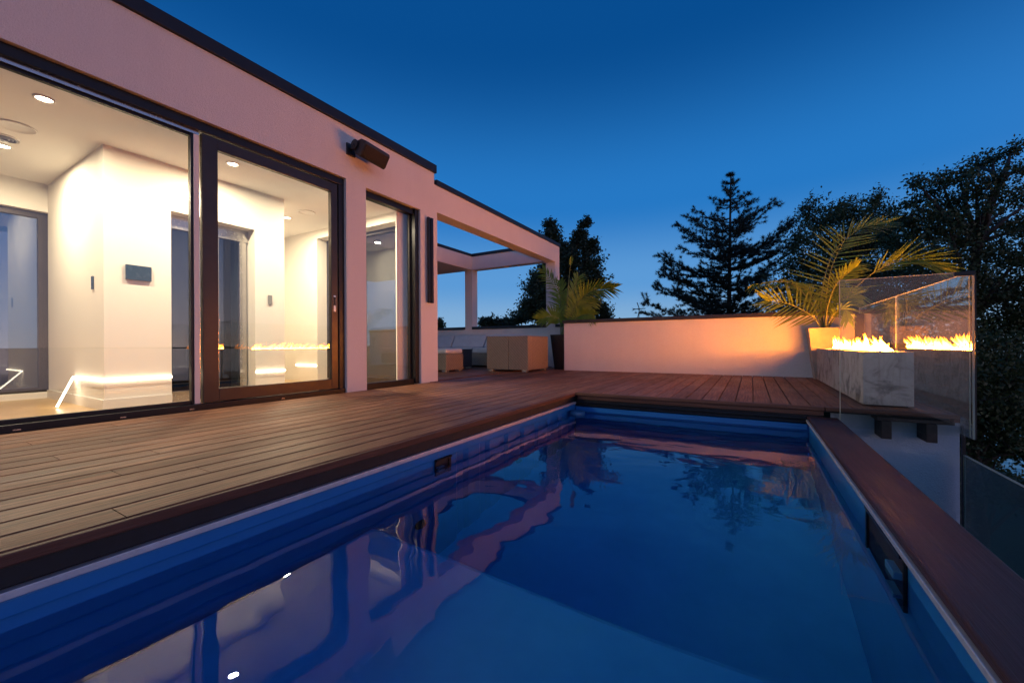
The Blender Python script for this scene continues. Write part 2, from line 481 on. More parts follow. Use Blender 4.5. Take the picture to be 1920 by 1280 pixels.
# skimmer openings
def skimmer(x, s, y0, y1, z0, z1):
    o = MB().box(min(x, x + s * .012), max(x, x + s * .012), y0, y1, z0, z1).build('skimmer', 'rubber', pool, bevel=.003)
    for z in (z0 + .10, z1 - .075):
        MB().box(min(x + s * .004, x + s * .036), max(x + s * .004, x + s * .036), y0 + .004, y0 + min(.10, (y1 - y0) * .4), z - .014, z + .014).build('bracket', 'floater_plastic', o, bevel=.003)
    MB().box(min(x + s * .013, x + s * .022), max(x + s * .013, x + s * .022), y0, y1, z1 - .012, z1).build('skimmer_frame', 'black_metal', o)
    MB().box(min(x + s * .013, x + s * .020), max(x + s * .013, x + s * .020), y1 - .03, y1 - .008, z0, z1 - .014).build('skimmer_frame', 'black_metal', o)
skimmer(PX0 - .003, 1, 2.00, 2.155, -.43, -.186)
skimmer(PX1 - .001, -1, 1.80, 2.28, -.46, -.142)
for y in (1.23, 1.87, 3.1):
    j = MB().lathe((PX0 - .004, y, -1.02), [(.045, 0), (.045, .012), (.034, .022), (.018, .014)], 16, 'X').build('jet', 'rubber', pool, True)
fl = MB().lathe((-1.69, 4.30, WZ - .03), [(.075, 0), (.085, .02), (.085, .052), (.078, .062), (.058, .062), (.052, .045)], 28)
tag(fl.build('floating_dispenser', 'floater_plastic', None, True), 'small round pale blue floating dispenser in the far pool corner', 'pool float')
wt = MB(); wt.v = [(PX0 - .03, -1.6, WZ), (PX1, -1.6, WZ), (PX1, PY1, WZ), (PX0 - .03, PY1, WZ)]; wt.f = [(0, 1, 2, 3)]
wat = structure(wt.build('water', 'pool_water'))

# ------------------------------------------------------------------ house
CEIL, FLR, XW = 2.50, -.05, -5.34
BACK, ENDY = -7.26, 4.20
house = thing('house', (-5.7, 1.0, -.05), 'white stucco flat roofed house with lit rooms behind tall glass doors', 'house')
fw = MB()
T = XF - .26
fw.box(T, XF, -3.0, 4.755, 2.615, 3.20)               # band above the openings
fw.box(T, XF, -3.0, 3.47, 2.57, 2.615)
fw.box(T, XF, 3.47, 4.45, 2.555, 2.615)
fw.box(T, XF, 3.18, 3.47, -.03, 2.57)                 # pier
fw.box(T, XF, 4.45, 4.818, -.03, 2.615)               # corner pier
fw.build('facade_wall', 'stucco', house)
box('parapet_cap', 'cap_metal', house, T - .03, XF + .030, -3.0, 4.785, 3.203, 3.325, .004)
rf = MB().box(-7.6, T - .002, -3.0, 4.6, 2.62, 3.1)
rf.build('roof', 'stucco', house)
box('ceiling', 'ceiling_paint', house, BACK, T + .06, -3.0, ENDY, CEIL, 2.60)
box('interior_floor', 'oak_floor', house, BACK - .2, T + .02, -3.0, 4.6, FLR - .1, FLR)
# back wall with a tall window, near end wall, far end wall with a wide window
bw = MB()
bw.box(BACK - .2, BACK, -3.0, -.35, FLR, 2.61).box(BACK - .2, BACK, 1.36, 4.6, FLR, 2.61)
bw.box(BACK - .2, BACK, -.35, 1.36, 2.17, 2.61).box(BACK - .2, BACK, -.35, 1.36, FLR, .02)
bw.build('back_wall', 'interior_paint', house)
box('side_wall', 'interior_paint', house, BACK - .2, T, -3.2, -3.0, FLR, 2.61)
ew = MB()
ew.box(BACK + .002, -6.30, ENDY, 4.6, FLR, 2.61).box(-4.44, T + .03, ENDY, 4.447, FLR, 2.61)
ew.box(-6.30, -4.44, ENDY, 4.6, 2.36, 2.61)
ew.build('end_wall', 'interior_paint', house)
wn = MB().box(-6.30, -6.25, 4.38, 4.45, .0, 2.36).box(-4.49, -4.44, 4.38, 4.45, .0, 2.36).box(-6.25, -4.49, 4.38, 4.45, 2.30, 2.36).box(-6.25, -4.49, 4.38, 4.45, FLR, .05).box(-5.42, -5.36, 4.38, 4.45, .05, 2.30)
w_ = wn.build('end_window', 'bronze_frame', house, bevel=.003)
box('pane', 'far_glass', w_, -6.25, -4.49, 4.41, 4.418, .05, 2.30)
wn = MB().box(BACK - .15, BACK - .08, -.35, -.29, .02, 2.17).box(BACK - .15, BACK - .08, 1.28, 1.36, .02, 2.17).box(BACK - .15, BACK - .08, -.29, 1.28, 2.10, 2.17).box(BACK - .15, BACK - .08, -.29, 1.28, .02, .08)
w_ = wn.build('back_window', 'bronze_frame', house, bevel=.003)
box('pane', 'far_glass', w_, BACK - .115, BACK - .107, -.29, 1.28, .08, 2.10)
# lift core
YC0, YC1, EY0, EY1 = 1.345, 3.09, 1.87, 2.72
co = MB().box(BACK, XW, YC0, EY0, FLR, CEIL + .01).box(BACK, XW, EY1, YC1, FLR, CEIL + .01).box(XW - .6, XW, EY0, EY1, 2.01, CEIL + .01)
co.build('core_wall', 'interior_paint', house)
box('shaft_wall', 'shaft_dark', house, XW - .9, XW - .6, EY0, EY1, FLR, 2.1)
box('skirting', 'trim_white', house, XW + .001, XW + .014, YC0 - .014, EY0, FLR, .05)
box('skirting', 'trim_white', house, BACK, XW + .0005, YC0 - .014, YC0 - .001, FLR, .05)
box('skirting', 'trim_white', house, XW + .001, XW + .014, EY1, YC1, FLR, .05)
lift = MB()
for a, b in ((EY0, EY0 + .035), (EY0 + .27, EY0 + .36), (EY0 + .46, EY0 + .52), (EY1 - .10, EY1 - .02)): lift.box(XW - .20, XW - .16, a, b, FLR, 1.95)
lift.box(XW - .21, XW - .15, EY0, EY1, 1.86, 2.01).box(XW - .20, XW - .16, EY0, EY1, FLR, .06)
ld = lift.build('lift_door', 'steel', house, bevel=.002)
box('pane', 'far_glass', ld, XW - .185, XW - .178, EY0 + .035, EY0 + .27, .06, 1.86)
box('pane', 'far_glass', ld, XW - .185, XW - .178, EY0 + .36, EY0 + .46, .06, 1.86)
box('pane', 'far_glass', ld, XW - .185, XW - .178, EY0 + .52, EY1 - .10, .06, 1.86)
# glowing strip lights low on the walls
def led(pts):
    o = MB().tube(pts, .009, 6).build('strip_light', 'led', house); return o
led([(XW + .012, YC0 - .012, .235), (XW + .012, EY0, .235)])
led([(XW + .012, EY1, .235), (XW + .012, YC1, .235)])
led([(-6.25, YC0 - .012, .235), (XW + .012, YC0 - .012, .235)])
led([(-6.25, YC0 - .012, .235), tuple(at(107, 762, Z=FLR + .015))])
led([(-6.9, ENDY - .012, .22), (-6.32, ENDY - .012, .22)])

# front glazing: fixed light + sliding leaf
GX = XF - .085
fr = MB()
fr.box(GX - .09, GX + .045, -3.0, 3.178, 2.485, 2.568).box(GX - .09, GX + .045, 3.105, 3.178, .0, 2.485).box(GX - .10, GX + .060, -3.0, 3.178, -.03, .045)
fr = fr.build('door_frame', 'black_metal', house, bevel=.004)
tr = MB().box(GX + .002, GX + .012, -3.0, 1.70, 2.452, 2.484).build('track', 'steel', fr)
for y in (.12, .62, 1.15, 1.6, 2.4): box('drain_slot', 'steel', fr, GX + .0605, GX + .063, y, y + .035, .004, .014)
fx = MB().box(GX - .05, GX - .01, -3.0, 1.64, 2.43, 2.484).box(GX - .05, GX - .01, -3.0, 1.64, .045, .075).box(GX - .05, GX + .0, 1.64, 1.69, .045, 2.484)
fx = fx.build('fixed_window', 'black_metal', house, bevel=.003)
box('stile_trim', 'trim_white', fx, GX + .001, GX + .012, 1.66, 1.70, .046, 2.45)
box('pane', 'window_glass', fx, GX - .034, GX - .026, -3.0, 1.64, .075, 2.43)
sl = MB(); a, b = 1.715, 3.095
sl.box(GX - .02, GX + .035, a, a + .125, .05, 2.475).box(GX - .02, GX + .035, b - .085, b, .05, 2.475)
sl.box(GX - .02, GX + .035, a + .125, b - .085, 2.37, 2.475).box(GX - .02, GX + .035, a + .125, b - .085, .05, .165)
sl = sl.build('sliding_door', 'bronze_frame', house, bevel=.004)
box('pane', 'window_glass', sl, GX + .004, GX + .012, a + .125, b - .085, .165, 2.37)
hd = MB().box(GX + .0355, GX + .040, b - .060, b - .030, .96, 1.15).build('handle_plate', 'steel', sl)
box('handle', 'rubber', hd, GX + .0402, GX + .046, b - .055, b - .036, 1.03, 1.13)
# narrow fixed window
f2 = MB().box(GX - .08, GX + .02, 3.472, 3.52, .0, 2.553).box(GX - .08, GX + .05, 4.375, 4.448, .0, 2.553).box(GX - .08, GX + .02, 3.52, 4.375, 2.47, 2.553).box(GX - .08, GX + .02, 3.52, 4.375, -.02, .065)
f2 = f2.build('narrow_window', 'black_metal', house, bevel=.004)
box('pane', 'window_glass', f2, GX - .034, GX - .026, 3.52, 4.375, .065, 2.47)
box('stile_trim', 'rubber', f2, GX - .08, GX - .035, 4.34, 4.375, .065, 2.47)

# lamps and small wall fittings
def downlight(x, y, label, power=50.):
    t = thing('downlight', (x, y, CEIL), label, 'ceiling light', 'round downlights in the white ceiling')
    MB().lathe((x, y, CEIL - .008), [(.062, .0075), (.062, 0), (.050, -.002), (.046, .0075)], 24).build('trim_ring', 'trim_white', t, True)
    MB().lathe((x, y, CEIL - .004), [(.046, .003), (.046, 0)], 24).build('lens', 'lamp_lens', t)
    d = bpy.data.lights.new('lamp', 'AREA'); d.shape = 'DISK'; d.size = .085; d.energy = power; d.color = (1, .82, .56); d.spread = radians(178)
    o = bpy.data.objects.new('lamp', d); o.location = (x, y, CEIL - .012); COL.objects.link(o); attach(o, t)
    o.location = (x, y, CEIL - .012)
downlight(-4.75, .864, 'round downlight in the ceiling near the left picture edge')
downlight(-4.75, 2.20, 'round downlight seen through the sliding door')
downlight(-6.20, .86, 'round downlight deeper in the room, beside the ceiling vent')
downlight(-6.05, 3.55, 'round downlight beyond the lift core, near the ceiling speaker')
downlight(-4.80, 3.60, 'round downlight behind the narrow window')
def ceil_disc(x, y, r, name, label, cat, grille=False):
    t = thing(name, (x, y, CEIL), label, cat)
    MB().lathe((x, y, CEIL - .010), [(r, .0095), (r, 0), (r * .93, -.003), (r * .90, .002), (r * .3, .002), (.004, .002)], 36).build('cover', 'trim_white', t, True)
    if grille:
        for q in (.35, .58, .8):
            MB().lathe((x, y, CEIL - .016), [(r * q, .006), (r * q, 0), (r * q - .012, 0), (r * q - .012, .006)], 32).build('ring', 'switch_grey', t, True)
ceil_disc(-5.56, .845, .125, 'ceiling_speaker', 'flat round ceiling speaker near the vent at the left', 'speaker')
ceil_disc(-5.56, 3.55, .115, 'ceiling_speaker', 'flat round ceiling speaker beyond the lift core', 'speaker')
ceil_disc(-5.95, .83, .105, 'ceiling_vent', 'round ceiling vent with rings at the left picture edge', 'vent', True)
p0, p1 = at(234, 497, X=XW), at(285, 530, X=XW)
tag(box('wall_display', 'panel_dark', None, XW, XW + .022, 1.50, 1.70, 1.225, 1.375, .003), 'dark blue rectangular panel on the white lift core wall', 'wall panel')
tag(box('light_switch', 'switch_grey', None, XW, XW + .012, 2.875, 2.925, 1.09, 1.21, .002), 'grey wall switch right of the lift door', 'switch')
tag(box('wall_control', 'panel_dark', None, -5.66, -5.615, YC0 - .012, YC0, 1.13, 1.26, .002), 'narrow dark wall control left of the core corner', 'switch')

# wall speaker on the facade
sp = thing('outdoor_speaker', (XF, 3.42, 2.93), 'black box speaker on a bracket high on the stucco front', 'speaker')
Ms = Matrix.Translation((XF + .19, 3.40, 2.905)) @ Matrix.Rotation(radians(-4), 4, 'X') @ Matrix.Rotation(radians(30), 4, 'Y')
def xf(mb, M):
    mb.v = [tuple(M @ Vector(p)) for p in mb.v]; return mb
hw = .19
body = [[(-.10, s * hw * .92, -.055), (-.10, s * hw * .92, .055), (-.02, s * hw, .095), (.075, s * hw, .098), (.095, s * hw, .07), (.095, s * hw, -.07), (.075, s * hw, -.098), (-.02, s * hw, -.095)] for s in (-1, 1)]
xf(MB().loft(body), Ms).build('speaker_body', 'speaker_shell', sp, bevel=.012, seg=3)
xf(MB().box(.094, .104, -hw + .015, hw - .015, -.066, .066), Ms).build('grille', 'speaker_grille', sp, bevel=.004)
xf(MB().loft([[(-.085 + .06 * cos(a), -hw - .012, .06 * sin(a)) for a in [2 * pi * k / 14 for k in range(14)]], [(-.085 + .06 * cos(a), -hw + .02, .06 * sin(a)) for a in [2 * pi * k / 14 for k in range(14)]]]), Ms).build('pivot_knob', 'speaker_shell', sp)
MB().box(XF + .001, XF + .022, 3.18, 3.30, 2.86, 3.0).tube([(XF + .02, 3.24, 2.94), (XF + .09, 3.22, 2.94), (XF + .13, 3.205, 2.95)], .022, 8).build('bracket', 'speaker_shell', sp, bevel=.002)
# slim black fixture on the corner pier
fx2 = thing('wall_fixture', (XF, 4.61, 1.83), 'tall slim black double bar fixture on the corner pier', 'wall fixture')
box('bar', 'black_metal', fx2, XF + .030, XF + .060, 4.555, 4.600, 1.19, 2.47, .003)
box('bar', 'black_metal', fx2, XF + .030, XF + .060, 4.618, 4.668, 1.19, 2.47, .003)
box('back_plate', 'rail_metal', fx2, XF + .001, XF + .030, 4.575, 4.645, 1.20, 2.46)

# ------------------------------------------------------------------ pergola
pg = thing('pergola', (-5.6, 7.2, 0), 'white stucco pergola frame over the far seating corner', 'pergola')
box('outer_beam', 'stucco', pg, XF - .26, XF - .001, 4.82, 9.48, 2.617, 3.030)
box('beam_stub', 'stucco', pg, XF - .26, XF - .001, 4.757, 4.8195, 2.617, 3.030)
box('beam_cap', 'cap_metal', pg, XF - .285, XF + .022, 4.79, 9.505, 3.032, 3.112, .003)
box('post', 'stucco', pg, XF - .258, XF - .003, 9.225, 9.478, -.03, 2.616)
box('far_beam', 'stucco', pg, -6.745, XF - .262, 9.225, 9.475, 2.66, 3.028)
box('beam_cap', 'cap_metal', pg, -6.74, XF - .29, 9.20, 9.50, 3.032, 3.110, .003)
box('post', 'stucco', pg, -7.0, -6.752, 9.225, 9.478, -.03, 2.655)
box('inner_beam', 'stucco', pg, -7.0, -6.75, 4.62, 9.478, 2.658, 3.028)
box('beam_cap', 'cap_metal', pg, -7.02, -6.745, 4.62, 9.50, 3.033, 3.108, .003)
box('canopy_roof', 'stucco', pg, -11.0, -7.003, 4.62, 9.478, 2.70, 3.0)

# ------------------------------------------------------------------ terrace walls
fwall = thing('parapet_wall', (-6.5, 9.35, 0), 'low grey stucco parapet with black cap behind the white sofa', 'wall', 'low terrace walls')
box('wall', 'stucco', fwall, -11.0, -3.30, 9.226, 9.47, -.30, .985)
for a, b in ((-11.0, -7.003), (-6.748, XF - .262), (XF, -3.28)):
    box('wall_cap', 'cap_metal', fwall, a, b, 9.195, 9.50, .987, 1.06, .004)
rwall = thing('parapet_wall', (-.5, 8.2, 0), 'low white stucco wall lit orange by the fire, behind the far deck', 'wall', 'low terrace walls')
box('wall', 'stucco', rwall, -3.48, 1.58, 8.10, 8.36, -.9, 1.005)
box('return_wall', 'stucco', rwall, -3.48, -3.26, 8.362, 9.224, -.3, 1.004)
box('wall_cap', 'bronze_frame', rwall, -3.51, 1.60, 8.07, 8.39, 1.007, 1.075, .005)
box('wall_post', 'bronze_frame', rwall, 1.375, 1.495, 8.02, 8.068, 0, 1.0, .004)

# ------------------------------------------------------------------ house flank and joists under the deck
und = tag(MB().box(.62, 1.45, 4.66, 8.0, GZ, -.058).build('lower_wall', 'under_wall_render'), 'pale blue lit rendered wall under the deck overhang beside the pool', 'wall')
for x, l in ((.925, 'black steel joist end under the deck, nearer the pool'), (1.195, 'black steel joist end under the deck, nearer the glass corner')):
    j = MB().box(x, x + .066, 4.44, 4.659, -.235, -.09).build('joist', 'joist_steel', None, bevel=.004); tag(j, l, 'joist', 'joist ends under the deck')
tag(box('rim_beam', 'joist_steel', None, .90, 1.36, 4.452, 4.655, -.088, -.058, .002), 'dark rim beam under the front deck edge below the fire table', 'beam')

# ------------------------------------------------------------------ fire table
ft = thing('fire_table', (1.02, 6.15, 0), 'long mottled concrete fire table with a line of flames', 'fire table')
TX0, TX1, TY0, TY1, TH = .853, 1.188, 4.68, 7.60, .478
def slab(y0, y1): box('block', 'concrete', ft, TX0, TX1, y0, y1, .012, TH, .004)
slab(TY0, 6.13); slab(6.134, TY1)
box('plinth', 'rubber', ft, TX0 + .03, TX1 - .03, TY0 + .03, TY1 - .03, .001, .0115)
tray = box('burner_tray', 'black_metal', ft, 1.04 - .055, 1.04 + .055, TY0 + .12, TY1 - .30, TH - .001, TH + .006)
fm = MB(); rf_ = random.Random(11)
def tongue(x, y, h, r, lean, ly):
    rings = []; n = 5; K = 6
    ph = rf_.uniform(0, 6)
    for k in range(K + 1):
        t = k / K
        w = r * (1 - t) ** .75 * (1 + .25 * sin(ph + t * 7)) * (1.15 if t < .3 else 1)
        cx = x + lean * t * t * h + .010 * sin(ph + t * 6); cyy = y + ly * t ** 1.5 * h + .014 * sin(ph * 1.7 + t * 5)
        rings.append([(cx + .55 * w * cos(2 * pi * j / n), cyy + w * sin(2 * pi * j / n), TH + .004 + h * t) for j in range(n)])
        fm.a += [max(0, 1 - t * 1.05) ** 1.15] * n
    fm.loft(rings, False)
y = TY0 + .15
while y < TY1 - .34:
    g = .5 + .5 * mnoise.noise((y * 2.3, 0, 3))
    tongue(1.04 + rf_.uniform(-.03, .03), y, rf_.uniform(.035, .075), rf_.uniform(.028, .045), rf_.uniform(-.3, .3), rf_.uniform(.1, .6))
    if rf_.random() < .10 + .40 * g:
        tongue(1.04 + rf_.uniform(-.03, .03), y, rf_.uniform(.10, .17) * (.65 + .75 * g), rf_.uniform(.018, .040), rf_.uniform(-.2, .3), rf_.uniform(.5, 1.5))
    y += rf_.uniform(.016, .034)
fo = fm.build('fire', 'flame', ft, True); fo['kind'] = 'stuff'; fo['label'] = 'line of yellow flames'

# ------------------------------------------------------------------ glass screens round the fire table
def screen(name, label, x0, x1, y0, y1, z0, z1, mat='rail_glass', group='glass wind screens', edge=True):
    t = thing(name, ((x0 + x1) / 2, (y0 + y1) / 2, z0), label, 'glass panel', group)
    box('pane', mat, t, x0, x1, y0, y1, z0, z1)
    if edge:
        e = .0025
        mb = MB().box(x0 - e, x1 + e, y0 - e, y1 + e, z1 + .0005, z1 + .005)
        if x1 - x0 > y1 - y0: mb.box(x0 - .005, x0 - .0005, y0, y1, z0, z1).box(x1 + .0005, x1 + .005, y0, y1, z0, z1)
        else: mb.box(x0, x1, y0 - .005, y0 - .0005, z0, z1).box(x0, x1, y1 + .0005, y1 + .005, z0, z1)
        mb.build('polished_edge', 'glass_edge', t)
    return t
PA = screen('glass_screen', 'clear glass panel in front of the fire table, facing the pool', .652, 1.415, 4.372, 4.384, -.155, 1.085)
PB = screen('glass_screen', 'clear glass panel beside the fire table, running from the near corner', 1.428, 1.440, 4.37, 6.22, -.17, 1.085, 'side_glass')
PB2 = screen('glass_screen', 'farther clear glass panel beside the fire table, up to the wall', 1.428, 1.440, 6.235, 8.06, -.17, 1.085, 'side_glass')
box('corner_clamp', 'black_metal', PA, 1.335, 1.446, 4.364, 4.392, 1.060, 1.094, .003)
box('corner_seal', 'black_metal', PA, 1.4415, 1.450, 4.366, 4.392, -.17, 1.06)
low = screen('glass_screen', 'dark tinted lower glass panel below the coping at the right edge', 1.44, 1.452, .6, 4.56, -1.6, -.335, 'low_glass')
box('edge_channel', 'black_metal', low, 1.436, 1.456, 4.566, 4.59, -1.6, -.10)

# ------------------------------------------------------------------ planters and palms
def planter(name, label, cx, cyy, wt_, wb, h, mat, rot=0.):
    t = thing(name, (cx, cyy, 0), label, 'planter', 'tapered square planters')
    def sq(w, z): return [(cx + a * w / 2, cyy + b * w / 2, z) for a, b in ((-1, -1), (1, -1), (1, 1), (-1, 1))]
    MB().loft([sq(wb, .001), sq(wt_, h), sq(wt_ - .05, h), sq(wt_ - .06, h - .06)], False).build('pot', mat, t, bevel=.006)
    MB().loft([sq(wt_ - .07, h - .075), sq(wt_ - .062, h - .062)]).build('soil', 'soil', t)
    return t
planter('planter', 'tapered pale stone planter lit by the fire, beside the concrete table', .962, 7.865, .41, .23, .79, 'planter_stone')
planter('planter', 'tapered glossy black planter in the corner by the pergola post', -3.70, 8.42, .36, .22, .775, 'planter_black')

def bez(pts, n):
    P = [Vector(p) for p in pts]; out_ = []
    m_ = len(P) - 1
    for i in range(n + 1):
        t = i / n * m_; k = min(int(t), m_ - 1); u = t - k
        p0, p1, p2, p3 = P[max(k - 1, 0)], P[k], P[k + 1], P[min(k + 2, m_)]
        out_.append(.5 * ((2 * p1) + (p2 - p0) * u + (2 * p0 - 5 * p1 + 4 * p2 - p3) * u * u + (3 * p1 - p0 - 3 * p2 + p3) * u ** 3))
    return out_
rp = random.Random(5)
def frond(parent, spine, leaf_len, n, start=.25, a0=62, a1=18, droop=.25, facing=None, width=.016, r0=.011, bare=0., one_side=None):
    S = bez(spine, 28)
    stem = MB().tube(S, [r0 * (1 - .8 * i / (len(S) - 1)) for i in range(len(S))], 6).build('frond', 'palm_stem', parent, True)
    mb = MB()
    face = Vector(facing) if facing else (Vector((-.12, -.98, .12)) if spine[0].x > 0 else Vector((.40, -.90, .12)))
    for k in range(n):
        t = start + (1 - start) * (k + .5) / n
        q = t * (len(S) - 1); i = min(int(q), len(S) - 2); u = q - i
        p = S[i].lerp(S[i + 1], u); T_ = (S[i + 1] - S[i]).normalized()
        side = T_.cross(face).normalized()
        s_ = (t - start) / (1 - start)
        ll = leaf_len * (min(1., .45 + 2.4 * s_) if s_ < .25 else 1 - .42 * ((s_ - .25) / .75) ** 1.6)
        for sg in (-1, 1):
            if one_side and sg != one_side: continue
            if rp.random() < bare: continue
            al = radians(a0 + (a1 - a0) * s_ ** 1.2 + rp.uniform(-6, 6))
            d = (T_ * cos(al) + side * sg * sin(al) + face * rp.uniform(-.10, .26)).normalized()
            Lf = ll * rp.uniform(.82, 1.08); b0 = len(mb.v)
            wdir = d.cross(face).normalized() * cos(.6) + face * sin(.6) * sg
            bend = rp.uniform(.6, 1.4) * droop
            for m_, (f_, wf) in enumerate(((0, .45), (.25, 1.), (.6, .85), (1., .06))):
                c = p + d * Lf * f_ + Vector((0, 0, -bend * Lf * f_ * f_))
                w = wdir * width * 1.9 * wf
                mb.v += [tuple(c - w * .5), tuple(c + w * .5)]
                if m_: mb.f.append((b0 + 2 * m_ - 2, b0 + 2 * m_ - 1, b0 + 2 * m_ + 1, b0 + 2 * m_))
    mb.build('leaflet_blade', 'palm_leaf', stem)
def trace(pl, Y0, dy=0.):
    n = len(pl) - 1
    return [at(px, py, Y=Y0 + dy * i / max(1, n)) for i, (px, py) in enumerate(pl)]

p1 = thing('potted_palm', (.985, 7.845, .72), 'feathery palm glowing gold in the pale planter by the fire', 'palm', 'potted palms')
Y0 = 7.80
frond(p1, trace([(1547, 620), (1549, 560), (1560, 500), (1585, 447)], Y0, -.15), .62, 19, .16, 80, 58, .03, width=.017)
frond(p1, trace([(1546, 620), (1540, 560), (1560, 480), (1608, 432), (1662, 418)], Y0 + .12, .3), .42, 22, .48, 44, 20, .18, facing=(.1, -.85, .45), width=.015)
frond(p1, trace([(1543, 620), (1522, 592), (1480, 570), (1437, 563)], Y0, -.35), .46, 17, .22, 80, 24, .02, width=.016)
frond(p1, trace([(1544, 618), (1520, 566), (1478, 529), (1412, 534)], Y0 + .1, .1), .22, 24, .45, 40, 15, .8, width=.012, bare=.25)
frond(p1, trace([(1550, 620), (1590, 556), (1640, 510), (1700, 487), (1766, 503)], Y0 + .05, -.15), .50, 18, .48, 32, 8, .06, width=.014)
frond(p1, trace([(1548, 620), (1552, 575), (1570, 530), (1606, 500)], Y0 - .05, -.35), .30, 24, .30, 70, 30, .20, width=.015)
frond(p1, trace([(1550, 620), (1560, 585), (1585, 558), (1608, 552)], Y0, .15), .32, 20, .25, 68, 30, .30, width=.015)
frond(p1, trace([(1544, 620), (1537, 585), (1520, 552), (1494, 536)], Y0 + .1, .3), .30, 22, .30, 60, 25, .35, width=.015)
frond(p1, trace([(1548, 620), (1562, 590), (1582, 580), (1590, 600)], Y0, -.3), .22, 14, .30, 60, 25, .4, width=.014)
p2 = thing('potted_palm', (-3.70, 8.42, .70), 'green feathery palm in the black planter by the pergola post', 'palm', 'potted palms')
Y2 = 8.42
frond(p2, trace([(1054, 640), (1062, 590), (1066, 530), (1071, 486)], Y2, 0), .12, 10, .88, 20, 8, .0, r0=.018, width=.03)
frond(p2, trace([(1053, 640), (1052, 590), (1047, 545), (1018, 505)], Y2 + .1, .1), .42, 30, .25, 55, 30, .25, width=.02)
frond(p2, trace([(1055, 640), (1075, 580), (1105, 548), (1148, 540)], Y2 - .1, -.3), .46, 34, .22, 66, 22, .15, width=.022)
frond(p2, trace([(1051, 640), (1050, 606), (1038, 592), (1012, 598)], Y2, -.35), .34, 24, .34, 92, 22, .0, width=.022)
frond(p2, trace([(1055, 640), (1068, 600), (1085, 575), (1112, 566)], Y2, .2), .42, 28, .2, 70, 30, .3, width=.022)
frond(p2, trace([(1054, 640), (1060, 590), (1072, 556), (1084, 520)], Y2 + .15, .3), .42, 28, .25, 50, 30, .25, width=.02)
frond(p2, trace([(1053, 640), (1056, 600), (1057, 560), (1050, 528)], Y2 + .2, .2), .36, 24, .25, 50, 30, .25, width=.02)
frond(p2, trace([(1055, 640), (1078, 600), (1095, 590), (1112, 590)], Y2 - .1, -.2), .32, 22, .2, 70, 30, .3, width=.02)

# ------------------------------------------------------------------ seating under the pergola
def feet(parent, pts):
    for x, y in pts: box('foot', 'foot_metal', parent, x - .05, x + .05, y - .05, y + .05, .001, .04, .004)
ch = thing('wicker_armchair', (-4.34, 7.58, 0), 'large tan wicker armchair seen from behind, near the pergola post', 'armchair')
x0, x1, y0, y1 = -4.84, -3.84, 7.12, 8.05
box('backrest', 'wicker', ch, x0, -4.302, y0, y0 + .20, .04, .735, .012)
box('backrest', 'wicker', ch, -4.298, x1, y0 + .002, y0 + .20, .04, .735, .012)
box('arm', 'wicker', ch, x0, x0 + .18, y0 + .203, y1, .04, .733, .012)
box('arm', 'wicker', ch, x1 - .18, x1, y0 + .203, y1, .04, .733, .012)
box('seat', 'wicker', ch, x0 + .183, x1 - .183, y0 + .203, y1 - .01, .04, .30, .01)
box('cushion', 'cushion', ch, x0 + .187, x1 - .187, y0 + .30, y1 - .005, .303, .44, .03)
box('back_cushion', 'cushion', ch, x0 + .187, x1 - .187, y0 + .205, y0 + .298, .303, .752, .03)
feet(ch, [(x0 + .10, y0 + .06), (x1 - .10, y0 + .06), (x0 + .08, y1 - .08), (x1 - .08, y1 - .08)])
ot = thing('ottoman', (-5.7, 6.65, 0), 'low wicker ottoman with a white cushion beside the corner pier', 'ottoman')
box('base', 'wicker', ot, -6.05, -5.33, 6.38, 6.95, .04, .375, .012)
box('cushion', 'cushion', ot, -6.045, -5.335, 6.385, 6.945, .377, .475, .035)
feet(ot, [(-5.40, 6.44), (-5.40, 6.88), (-5.98, 6.44), (-5.98, 6.88)])
st = thing('side_table', (-5.9, 7.6, 0), 'small dark wicker side table between the ottoman and sofa', 'table')
box('base', 'wicker_dark', st, -6.15, -5.72, 7.35, 7.80, .04, .43, .01)
box('table_top', 'wicker_dark', st, -6.16, -5.71, 7.34, 7.81, .432, .455, .004)
feet(st, [(-5.78, 7.41), (-5.78, 7.74), (-6.09, 7.41), (-6.09, 7.74)])
so = thing('sofa', (-6.8, 8.75, 0), 'long low wicker sofa with white cushions along the far parapet', 'sofa')
box('base', 'wicker', so, -9.4, -4.95, 8.30, 9.18, .04, .34, .012)
box('backrest', 'wicker', so, -9.4, -4.95, 9.02, 9.18, .342, .66, .012)
k = 0; x = -9.36
while x < -5.0:
    w = 1.08
    box('seat_cushion', 'cushion', so, x, min(x + w, -4.97), 8.31, 8.86, .343, .49, .035)
    a = at
    b = MB().loft([[(x + .01, 8.80, .49), (min(x + w, -4.97) - .01, 8.80, .49), (min(x + w, -4.97) - .01, 8.97, .49), (x + .01, 8.97, .49)],
                   [(x + .05, 8.93, .81), (min(x + w, -4.97) + .03, 8.93, .81), (min(x + w, -4.97) + .03, 9.015, .81), (x + .05, 9.015, .81)]])
    b.build('back_cushion', 'cushion', so, bevel=.03, seg=3)
    x += w + .01; k += 1
feet(so, [(-9.3, 8.4), (-7.2, 8.4), (-5.05, 8.4), (-5.05, 9.1)])

# ------------------------------------------------------------------ trees
def leaf_at(mb, p, size, rr, aspect=.55):
    a = Vector((rr.gauss(0, 1), rr.gauss(0, 1), rr.gauss(0, 1) - .3)).normalized()
    b = a.orthogonal().normalized(); b = (b * cos(rr.uniform(0, 6.28)) + a.cross(b) * sin(rr.uniform(0, 6.28))).normalized()
    l = size * rr.uniform(.7, 1.25); w = l * aspect
    i = len(mb.v)
    mb.v += [tuple(p), tuple(p + a * l * .5 + b * w * .5), tuple(p + a * l), tuple(p + a * l * .5 - b * w * .5)]
    mb.f.append((i, i + 1, i + 2, i + 3))

